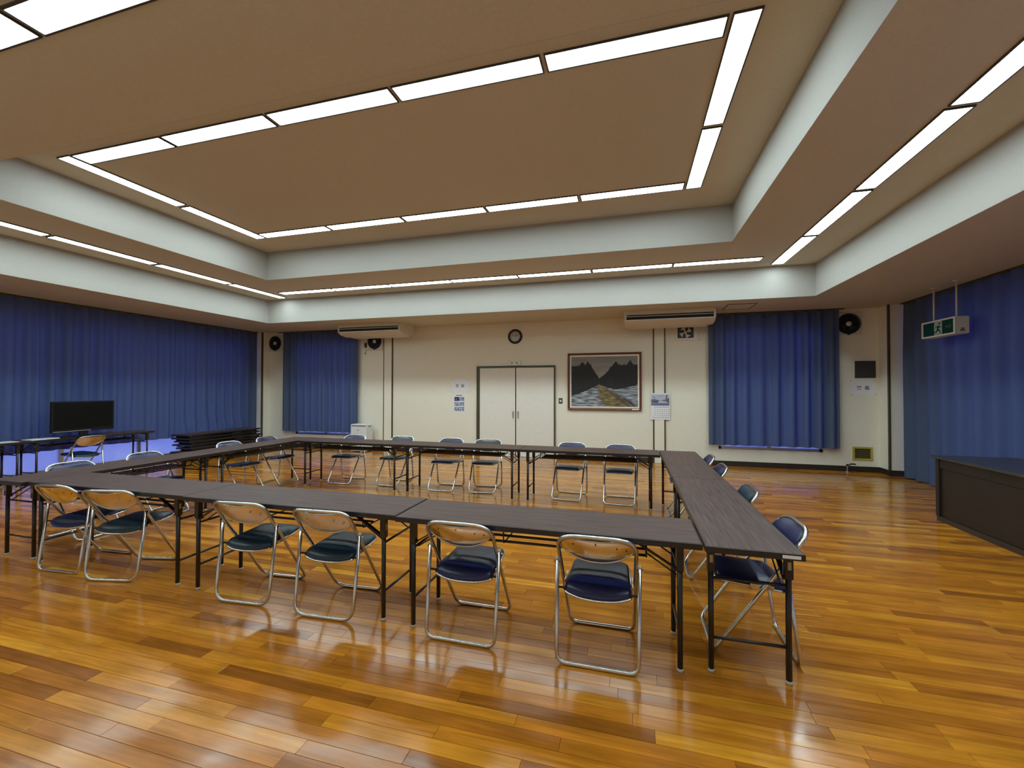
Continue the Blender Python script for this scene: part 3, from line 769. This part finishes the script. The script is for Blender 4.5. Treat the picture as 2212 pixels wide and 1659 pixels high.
# clock
c = px(1113, 727, 1, W_)
ck = thing('wall_clock', 'round dark-rimmed wall clock above the double door', 'clock', (c.x, W_, c.z))
obj('rim', G().lathe([(0.116, 0.010), (0.118, 0.030), (0.134, 0.044), (0.156, 0.040), (0.168, 0.018), (0.168, 0.0), (0.116, 0.0)], 36, (0, 0, 0), (0, -1, 0)), 'clock_rim', ck)
fc = obj('dial', G().lathe([(0.129, 0.0), (0.129, 0.012)], 36, (0, 0, 0), (0, -1, 0)), 'clock_face', ck)
for k in range(12):
    an = k*math.pi/6; r0, r1 = 0.098, 0.112
    obj('hour_mark', G().bar((r0*math.sin(an), -0.0126, r0*math.cos(an)), (r1*math.sin(an), -0.0126, r1*math.cos(an)), 0.008, 0.001, (0, 1, 0)), 'ink', fc)
for an, ln, w in ((math.radians(300), 0.09, 0.006), (math.radians(58), 0.075, 0.009)):
    obj('hand', G().bar((0, -0.015, 0), (ln*math.sin(an), -0.015, ln*math.cos(an)), w, 0.0012, (0, 1, 0)), 'ink', ck)
# room sign over the door
def glyph(g, cx, cz, s, y_, rows):
    """blurred character: horizontal and vertical strokes"""
    for (x0, x1, z0, z1) in rows: g.box(cx+x0*s, cx+x1*s, y_-0.0012, y_, cz+z0*s, cz+z1*s)
CH1 = [(-.4,.4,.30,.42),(-.4,.4,.05,.15),(-.4,-.28,.05,.42),(.28,.4,.05,.42),(-.45,.45,-.42,-.30),(-.3,.3,-.15,-.05)]
CH2 = [(-.45,.45,.32,.42),(-.06,.06,-.45,.45),(-.45,.45,.05,.15),(-.3,.42,-.18,-.08),(-.42,-.30,-.42,.05),(.25,.37,-.42,-.05),(-.2,.4,-.45,-.36)]
x0, x1, z0, z1 = on_wall(1102, 779, 1122, 789.5)
s_ = thing('door_sign', 'small white name plate above the double door', 'sign', ((x0+x1)/2, W_, (z0+z1)/2))
w2, h2 = (x1-x0)/2, (z1-z0)/2
obj('plate', G().bbox(-w2, w2, -0.03, 0, -h2, h2, 0.003), 'ivory_mount', s_)
for sg in (-1, 1): obj('end_cap', G().bbox(sg*(w2+0.012)-0.012, sg*(w2+0.012)+0.012, -0.034, 0, -h2, h2, 0.003), 'alu', s_)
g = G(); glyph(g, -w2*0.5, 0, 0.045, -0.030, CH1); glyph(g, w2*0.5, 0, 0.045, -0.030, CH2); obj('lettering', g, 'ink', s_)
# painting
x0, x1, z0, z1 = on_wall(1227, 764, 1386, 887)
pt = thing('framed_painting', 'framed painting of a snowy road between dark forests', 'painting', ((x0+x1)/2, W_, (z0+z1)/2)); w2, h2 = (x1-x0)/2, (z1-z0)/2
fw, mw = 0.045, 0.032
g = G()
pr = [(0, 0), (0, -0.05), (0.012, -0.056), (fw-0.010, -0.046), (fw, -0.036), (fw, 0)]
def side_(g, ax0, ax1, fn): g.prism(pr, ax0, ax1, fn)
side_(g, -w2, w2, lambda p, q, a: (a, q, -h2+p)); side_(g, -w2, w2, lambda p, q, a: (a, q, h2-p))
side_(g, -h2+fw, h2-fw, lambda p, q, a: (-w2+p, q, a)); side_(g, -h2+fw, h2-fw, lambda p, q, a: (w2-p, q, a))
obj('frame', g, 'frame_wood', pt)
g = G(); a, b = w2-fw, h2-fw
g.box(-a, a, -0.036, -0.02, -b, -b+mw).box(-a, a, -0.036, -0.02, b-mw, b).box(-a, -a+mw, -0.036, -0.02, -b+mw, b-mw).box(a-mw, a, -0.036, -0.02, -b+mw, b-mw)
obj('mount', g, 'ivory_mount', pt)
obj('caption_tag', G().box(w2*0.75, w2*0.93, -0.0575, -0.055, -h2+0.012, -h2+0.034), 'paper', pt)
def picture(name, parent, a, b, nx, nz, y_, fn, zc=0.0):
    vs = []; fs = []; cs = []
    for j in range(nz+1):
        for i in range(nx+1):
            u, v = i/nx, j/nz; vs.append((-a+2*a*u, y_, zc-b+2*b*v)); cs += [*fn(u, v), 1.0]
    for j in range(nz):
        for i in range(nx):
            k = j*(nx+1)+i; fs.append((k, k+1, k+nx+2, k+nx+1))
    me = mesh_of(name, G().add(vs, fs), 'printed_picture'); at = me.color_attributes.new('paint', 'FLOAT_COLOR', 'POINT'); at.data.foreach_set('color', cs)
    return obj(name, me, None, parent)
def nz3(x, y_, z=0): return mnoise.noise(Vector((x, y_, z)))
def lerp(a, b, t): t = max(0, min(1, t)); return tuple(p+(q-p)*t for p, q in zip(a, b))
PINES = [(0.03, .80, .03), (0.10, .845, .035), (0.17, .91, .055), (0.215, .84, .03), (0.255, .915, .05), (0.30, .855, .03), (0.68, .905, .06), (0.60, .80, .04), (0.545, .71, .03), (0.735, .86, .03), (0.80, .865, .03), (0.84, .84, .03), (0.89, .92, .055), (0.955, .86, .03), (0.46, .61, .02), (0.99, .86, .02)]
def paint(u, v):
    left = 0.81 if u < 0.30 else 0.81-(u-0.30)/0.13*0.26
    right = 0.555+(u-0.43)/0.25*0.27 if u < 0.68 else 0.825
    tree = left if u < 0.43 else right
    for cx, hz, w in PINES:
        tree = max(tree, hz-abs(u-cx)/w*0.10-0.012*abs(nz3(u*160, cx*9)))
    snow = 0.22+0.22*(u/0.42)**1.4 if u < 0.42 else (0.445-0.10*math.sin(min(1, (u-0.42)/0.29)*math.pi/2) if u < 0.71 else 0.345+0.09*((u-0.71)/0.29)**1.2)
    if v > max(tree, snow):
        n = nz3(u*4, v*16, 3); base = lerp((0.22, 0.21, 0.20), (0.36, 0.32, 0.28), (0.95-v)*2.2)
        return tuple(c*(1+0.18*n) for c in base)
    if v > snow:
        n = nz3(u*60, v*5, 8); n2 = 0.012*max(0, n) if v < snow+0.22 else 0
        return (0.012+n2, 0.012+n2, 0.013+n2)
    n = nz3(u*9+3*v, v*42, 1); sn = lerp((0.06, 0.08, 0.10), (0.42, 0.44, 0.47), 0.5+1.1*n)
    rc_ = 0.42+(0.44-v)*0.75; rw = 0.02+(0.45-v)*0.95
    if abs(u-rc_) < rw*0.8:
        m_ = nz3(u*12, v*50, 5); rd = lerp((0.05, 0.032, 0.015), (0.33, 0.26, 0.10), 0.42+0.9*m_)
        if u > rc_+rw*0.25: rd = lerp((0.03, 0.02, 0.014), (0.28, 0.20, 0.13), 0.3+1.0*nz3((u-0.9*(0.45-v))*22, v*4, 2))
        return lerp(rd, sn, (abs(u-rc_)/rw-0.5)*3+0.6*nz3(u*14, v*14, 6))
    return sn
picture('canvas', pt, a-mw, b-mw, 150, 110, -0.024, paint)
# light switch by the door
x0, x1, z0, z1 = on_wall(1207, 860, 1215, 872)
sw = thing('light_switch', 'grey light switch between the door and the painting', 'switch', ((x0+x1)/2, W_, (z0+z1)/2)); w2, h2 = (x1-x0)/2, (z1-z0)/2
obj('plate', G().bbox(-w2, w2, -0.008, 0, -h2, h2, 0.002), 'trim_grey', sw); obj('rocker', G().bbox(-w2*0.45, w2*0.45, -0.014, -0.008, -h2*0.35, h2*0.35, 0.002), 'white_plastic', sw)
# notices
def notice(lab, u0, v0, u1, v1, chars):
    x0, x1, z0, z1 = on_wall(u0, v0, u1, v1); w2, h2 = (x1-x0)/2, (z1-z0)/2
    t = thing('paper_notice', lab, 'notice', ((x0+x1)/2, W_, (z0+z1)/2), 0, 'paper notices on the back wall')
    obj('sheet', G().box(-w2, w2, -0.0025, -0.0005, -h2, h2), 'paper', t)
    g = G(); glyph(g, -w2*0.32, 0, 0.075, -0.0025, chars[0]); glyph(g, w2*0.32, 0, 0.075, -0.0025, chars[1]); obj('lettering', g, 'ink', t)
    for sx in (-1, 1):
        for sz in (-1, 1): obj('pin', G().lathe([(0.006, 0), (0.006, 0.004), (0.002, 0.006)], 8, (sx*(w2-0.012), -0.0025, sz*(h2-0.012)), (0, -1, 0)), 'ink', t)
notice('white paper notice beside the left edge of the door', 975.5, 819.5, 1012, 847.5, (CH1, CH2))
notice('white paper notice under the dark wall panel on the right', 1837, 822, 1892, 854, (CH1[:4]+CH1[4:5], CH2))
x0, x1, z0, z1 = on_wall(979.5, 853, 1005, 892)
t = thing('photo_poster', 'small poster with six blue photos left of the door', 'poster', ((x0+x1)/2, W_, (z0+z1)/2)); w2, h2 = (x1-x0)/2, (z1-z0)/2
obj('sheet', G().box(-w2, w2, -0.003, -0.0005, -h2, h2), 'paper', t)
obj('title_line', G().box(-w2*0.55, w2*0.5, -0.0038, -0.003, h2*0.90, h2*0.97), 'ink', t)
for r_ in range(3):
    for c_ in range(2):
        cx, cz = (-0.42+0.84*c_)*w2, h2*(0.55-0.56*r_)
        picture('photo', t, w2*0.40, h2*0.22, 10, 8, -0.0036, (lambda k: (lambda u, v: (0.01, 0.02, 0.10) if (k == 0 and not (0.25 < u < .6 and .35 < v < .6)) else lerp((0.03, 0.06, 0.16), (0.55, 0.62, 0.72), 0.5+1.3*nz3(u*5, v*5, k*7.3))))(r_*2+c_)).location = (cx, 0, cz)
# calendar on the pilaster
x0, x1, z0, z1 = on_wall(1405, 849.5, 1447.5, 907, 0.04)
t = thing('wall_calendar', 'white wall calendar with a harbour photo on the pilaster', 'calendar', ((x0+x1)/2, W_-0.032, (z0+z1)/2)); w2, h2 = (x1-x0)/2, (z1-z0)/2
obj('sheet', G().box(-w2, w2, -0.004, 0, -h2, h2), 'paper', t); obj('binding', G().bbox(-w2*1.02, w2*1.02, -0.007, 0.0, h2-0.028, h2+0.003, 0.002), 'white_plastic', t)
def harbour(u, v):
    sky = lerp((0.42, 0.46, 0.55), (0.50, 0.53, 0.62), nz3(u*3, v*4)+0.5)
    hill = 0.50+0.06*math.sin(u*9)+0.03*nz3(u*20, 1)
    if u > 0.78: hill = 0.64
    if 0.81 < u < 0.90: hill = 0.95
    if 0.14 < u < 0.20 and 0.62 < v < 0.76: return (0.12, 0.12, 0.15)
    if v > hill: return sky
    if v < 0.24: return lerp((0.05, 0.10, 0.20), (0.22, 0.28, 0.45), v*4+0.3*nz3(u*6, v*20))
    if 0.42 < u < 0.9 and 0.26 < v < 0.42-abs(u-.55)*0.25: return (0.55, 0.55, 0.58)
    return lerp((0.07, 0.06, 0.09), (0.22, 0.18, 0.24), 0.5+1.2*nz3(u*14, v*12, 4))
picture('harbour_photo', t, w2*0.93, h2*0.43, 40, 26, -0.0045, harbour, h2*0.50)
g = G(); g.box(-w2*0.6, w2*0.9, -0.0048, -0.004, -h2*0.055, -h2*0.03)
for r_ in range(4):
    for c_ in range(7): g.box(-w2*0.58+c_*w2*0.235, -w2*0.45+c_*w2*0.235, -0.0046, -0.004, -h2*(0.24+r_*0.15), -h2*(0.215+r_*0.15))
obj('date_print', g, 'trim_grey', t)
g = G()
for c_ in range(7): g.box(-w2*0.75+c_*w2*0.25, -w2*0.63+c_*w2*0.25, -0.0046, -0.004, -h2*0.86, -h2*0.82)
obj('footer_print', g, 'trim_grey', t)
# ventilation fans
def fan(lab, u, v, r=0.19, half=0.215, cord=None):
    c = px(u, v, 1, W_)
    t = thing('ventilation_fan', lab, 'fan', (c.x, W_, c.z), 0, 'round ventilation fans in the back wall')
    obj('housing', G().bbox(-half, half, -0.035, 0, -half, half, 0.012), 'cream_plastic', t)
    obj('duct_ring', G().lathe([(r*0.86, 0.034), (r*0.90, 0.052), (r, 0.052), (r*1.02, 0.034)], 30, (0, 0, 0), (0, -1, 0)), 'fan_blue', t)
    obj('duct_back', G().lathe([(r*0.9, 0.030), (r*0.9, 0.037)], 30, (0, 0, 0), (0, -1, 0)), 'black_plastic', t)
    for k in range(4):
        an = k*math.pi/2+0.5; g = G(); vs = []
        for i in range(5):
            f = i/4; rr = r*(0.25+0.58*f); wd = 0.28+0.35*f
            for sg in (-1, 1): vs.append((rr*math.cos(an+sg*wd), -0.042-0.006*sg, rr*math.sin(an+sg*wd)))
        g.add(vs, [(2*i, 2*i+1, 2*i+3, 2*i+2) for i in range(4)], True); obj('blade', g, 'fan_blue', t)
    obj('hub', G().lathe([(r*0.24, 0.036), (r*0.24, 0.055), (r*0.12, 0.062)], 18, (0, 0, 0), (0, -1, 0)), 'cream_plastic', t)
    obj('shutter_lever', G().bbox(-0.02, 0.02, -0.045, -0.03, -r*1.09, -r*1.0, 0.003), 'fan_blue', t)
    return c
fan('dark round ventilation fan in the far left corner', 597, 742)
fan('dark round ventilation fan half hidden under the left air conditioner', 811, 738)
fan('dark round ventilation fan right of the right curtain', 1831, 700)
def fan_switch(lab, u, v):
    c = px(u, v, 1, W_); t = thing('pull_switch', lab, 'switch', (c.x, W_, c.z), 0, 'pull switches beside the fans')
    obj('switch_box', G().bbox(-0.035, 0.035, -0.03, 0, -0.055, 0.055, 0.004), 'grille_grey', t)
    pts = [(0.0, -0.02, -0.05), (-0.01, -0.018, -0.10), (0.015, -0.016, -0.15), (-0.012, -0.015, -0.19)]
    obj('cord', G().tube(pts, 0.004, 6), 'ink', t); obj('toggle', G().lathe([(0.006, 0), (0.012, -0.02), (0.008, -0.035)], 8, (-0.012, -0.015, -0.19)), 'ink', t)
fan_switch('dark pull switch beside the far left fan', 618, 751)
fan_switch('dark pull switch beside the fan under the left air conditioner', 791, 746)
x0, x1, z0, z1 = on_wall(1459, 703, 1502, 734)
t = thing('exhaust_fan', 'square framed exhaust fan with visible blades right of the pilaster', 'fan', ((x0+x1)/2, W_, (z0+z1)/2)); w2, h2 = (x1-x0)/2, (z1-z0)/2
g = G(); e = 0.035
g.box(-w2, w2, -0.04, 0, -h2, -h2+e).box(-w2, w2, -0.04, 0, h2-e, h2).box(-w2, -w2+e, -0.04, 0, -h2+e, h2-e).box(w2-e, w2, -0.04, 0, -h2+e, h2-e)
obj('frame', g, 'white_plastic', t); obj('recess', G().box(-w2+e, w2-e, -0.008, 0, -h2+e, h2-e), 'trim_grey', t)
for k in range(4):
    an = k*math.pi/2+0.3; vs = []; r_ = h2*0.78
    for i in range(5):
        f = i/4; rr = r_*(0.2+0.8*f); wd = 0.25+0.22*f
        for sg in (-1, 1): vs.append((rr*math.cos(an+sg*wd+f*0.3), -0.02-0.006*sg, rr*math.sin(an+sg*wd+f*0.3)))
    obj('blade', G().add(vs, [(2*i, 2*i+1, 2*i+3, 2*i+2) for i in range(4)], True), 'cream_plastic', t)
obj('hub', G().lathe([(r_*0.22, 0.008), (r_*0.22, 0.03), (r_*0.1, 0.036)], 16, (0, 0, 0), (0, -1, 0)), 'cream_plastic', t)
x0, x1, z0, z1 = on_wall(1508, 720, 1516, 734)
t = thing('wall_switch_box', 'small cream switch box beside the square exhaust fan', 'switch', ((x0+x1)/2, W_, (z0+z1)/2)); w2, h2 = (x1-x0)/2, (z1-z0)/2
obj('box', G().bbox(-w2, w2, -0.03, 0, -h2, h2, 0.004), 'cream_plastic', t); obj('toggle', G().bbox(-0.012, 0.012, -0.038, -0.03, -0.02, 0.02, 0.003), 'white_plastic', t)
# dark wall panel
x0, x1, z0, z1 = on_wall(1846, 780, 1891, 816.5)
t = thing('wall_speaker', 'dark square speaker panel above the right paper notice', 'speaker', ((x0+x1)/2, W_, (z0+z1)/2)); w2, h2 = (x1-x0)/2, (z1-z0)/2
obj('frame', G().box(-w2, w2, -0.016, 0, -h2, -h2+0.012).box(-w2, w2, -0.016, 0, h2-0.012, h2).box(-w2, -w2+0.012, -0.016, 0, -h2+0.012, h2-0.012).box(w2-0.012, w2, -0.016, 0, -h2+0.012, h2-0.012), 'olive_metal', t)
obj('grille', G().box(-w2+0.012, w2-0.012, -0.010, 0, -h2+0.012, h2-0.012), 'grille_grey', t)
# yellow framed vent
x0, x1, z0, z1 = on_wall(1841, 964.5, 1884.5, 995)
t = thing('wall_vent', 'yellow framed louvre vent low on the back wall', 'vent', ((x0+x1)/2, W_, (z0+z1)/2)); w2, h2 = (x1-x0)/2, (z1-z0)/2; e = 0.032
obj('frame', G().box(-w2, w2, -0.018, 0, -h2, -h2+e).box(-w2, w2, -0.018, 0, h2-e, h2).box(-w2, -w2+e, -0.018, 0, -h2+e, h2-e).box(w2-e, w2, -0.018, 0, -h2+e, h2-e), 'yellow_frame', t)
obj('backing', G().box(-w2+e, w2-e, -0.004, 0, -h2+e, h2-e), 'vent_dark', t)
ns = 5
for k in range(ns):
    zc = -h2+e+(k+0.5)*(2*h2-2*e)/ns; obj('slat', G().bar((-w2+e, -0.010, zc), (w2-e, -0.010, zc), 0.016, 0.004, (0, 0.7, 0.7)), 'vent_dark', t)
# gas tap standing on the floor at the wall
q = px(1826, 1018, 2, 0.0)
t = thing('gas_tap', 'small pipe tap with a black lever at the foot of the wall', 'tap', (q.x, W_-0.09, 0))
obj('pipe', G().tube(rounded([(0, 0, 0), (0, 0, 0.125), (0.05, 0, 0.135)], 0.02, 4), 0.013, 10), 'alu', t)
obj('flange', G().lathe([(0.035, 0), (0.035, 0.006), (0.016, 0.012)], 16), 'alu', t)
obj('lever', G().tube([(0.03, 0, 0.14), (0.075, 0, 0.152), (0.13, 0, 0.146)], 0.012, 8), 'black_plastic', t)
obj('valve', G().lathe([(0.018, 0), (0.022, 0.01), (0.018, 0.03)], 12, (0.0, 0, 0.115)), 'black_plastic', t)
# white cabinet behind the back row
q0 = px(773.5, 917, 1, 9.02); q1 = px(815, 919, 1, 9.02)
t = thing('air_purifier', 'white upright air purifier below the left window curtain', 'appliance', (-6.30, 9.02, 0)); w2 = 0.215
hh = px(785, 917, 1, 8.88).z
obj('body', G().bbox(-w2, w2, -0.13, 0.13, 0.02, hh, 0.012), 'white_plastic', t)
obj('top_slot', G().box(-w2*0.9, w2*0.9, -0.134, -0.128, hh-0.045, hh-0.028), 'ink', t)
obj('badge', G().box(-0.03, 0.0, -0.1335, -0.129, hh-0.15, hh-0.13), 'grille_grey', t)
obj('side_grip', G().box(w2-0.001, w2+0.003, -0.05, 0.05, hh-0.06, hh-0.04), 'trim_grey', t)
for sx in (-1, 1):
    for sy in (-1, 1): obj('foot', G().lathe([(0.02, 0), (0.02, 0.022)], 10, (sx*0.16, sy*0.09, 0)), 'black_plastic', t)

# ------------------------------------------------------------------ exit sign
ex0, ey0, ey1, ez0, ez1, edp = 4.235, 7.12, 7.80, 2.27, 2.505, 0.15
t = thing('exit_sign', 'green running-man exit sign hanging from the ceiling on the right', 'sign', (ex0, (ey0+ey1)/2, ez0)); hy = (ey1-ey0)/2; hz = ez1-ez0
obj('casing', G().bbox(0.004, edp, -hy, hy, 0, hz, 0.008), 'cream_plastic', t)
bz = 0.022
obj('bezel', G().box(-0.006, 0.006, -hy, hy, 0, bz).box(-0.006, 0.006, -hy, hy, hz-bz, hz).box(-0.006, 0.006, -hy, -hy+0.03, bz, hz-bz).box(-0.006, 0.006, hy-0.03, hy, bz, hz-bz), 'cream_plastic', t)
fcp = obj('green_face', G().box(0.0, 0.005, -hy+0.03, hy-0.03, bz, hz-bz), 'exit_green', t)
obj('white_doorway', G().box(-0.0008, 0.0, -0.085, 0.075, bz+0.004, hz-bz-0.004), 'exit_white', fcp)
man = G(); mx = -0.0016
def mp_(y_, z): return (mx, y_, hz/2+z)
man.bar(mp_(-0.02, 0.035), mp_(0.005, -0.02), 0.03, 0.0012, (1, 0, 0)).bar(mp_(0.005, -0.02), mp_(-0.045, -0.045), 0.02, 0.0012, (1, 0, 0)).bar(mp_(0.0, -0.02), mp_(0.04, -0.055), 0.02, 0.0012, (1, 0, 0)).bar(mp_(-0.045, -0.045), mp_(-0.05, -0.075), 0.016, 0.0012, (1, 0, 0)).bar(mp_(0.04, -0.055), mp_(0.07, -0.055), 0.015, 0.0012, (1, 0, 0)).bar(mp_(-0.015, 0.03), mp_(0.05, 0.012), 0.013, 0.0012, (1, 0, 0)).bar(mp_(-0.02, 0.03), mp_(-0.06, 0.0), 0.013, 0.0012, (1, 0, 0))
man.lathe([(0.016, 0), (0.016, 0.0012)], 14, (mx, -0.035, hz/2+0.062), (1, 0, 0))
obj('running_figure', man, 'exit_green', fcp)
ar = G().box(-0.0008, 0.0, -0.245, -0.15, hz/2-0.012, hz/2+0.012); ar.prism([(-0.28, 0), (-0.225, 0.035), (-0.225, -0.035)], -0.0008, 0.0, lambda p, q, a: (a, p, hz/2+q))
obj('arrow', ar, 'vent_dark', fcp)
obj('side_print', G().box(0.06, 0.10, -hy-0.0008, -hy, 0.06, 0.075).box(0.05, 0.105, -hy-0.0008, -hy, 0.035, 0.052), 'trim_grey', t)
for y_ in (-hy+0.10, hy-0.13):
    obj('hanger_rod', G().cyl((0.075, y_, hz), (0.075, y_, H1-ez0), 0.011, 10), 'cream_plastic', t)
    obj('ceiling_rose', G().lathe([(0.035, 0), (0.035, -0.012), (0.015, -0.02)], 14, (0.075, y_, H1-ez0)), 'cream_plastic', t)

# ------------------------------------------------------------------ dark counter on the right
cx0, cx1, cy0, cy1, cz = 3.415, 4.18, 2.7, 6.085, 0.745
t = thing('counter', 'long dark wooden counter by the right-hand curtains', 'counter', (cx0, cy1, 0)); wl = cy0-cy1; dp = cx1-cx0
obj('carcass', G().box(0.03, dp-0.02, wl+0.02, -0.03, 0.05, cz-0.03), 'counter_wood', t)
obj('plinth', G().box(0.006, dp-0.03, wl+0.01, -0.006, 0, 0.055), 'skirting', t)
obj('worktop', G().bbox(-0.03, dp, wl, 0.03, cz-0.03, cz, 0.006), 'counter_top', t)
obj('corner_post', G().bbox(0.0, 0.05, -0.055, 0.0, 0.05, cz-0.03, 0.004), 'counter_wood', t)
obj('top_rail', G().box(0.008, 0.03, wl+0.02, -0.055, cz-0.135, cz-0.03), 'counter_wood', t)
n = 3
for k in range(n):
    a0 = -0.055+(wl+0.075)*k/n; a1 = -0.055+(wl+0.075)*(k+1)/n
    obj('front_panel', G().bbox(0.020, 0.032, a1+0.003, a0-0.003, 0.058, cz-0.138, 0.002), 'counter_wood', t)
obj('end_panel', G().box(0.05, dp-0.02, -0.03, -0.012, 0.055, cz-0.03), 'counter_wood', t)
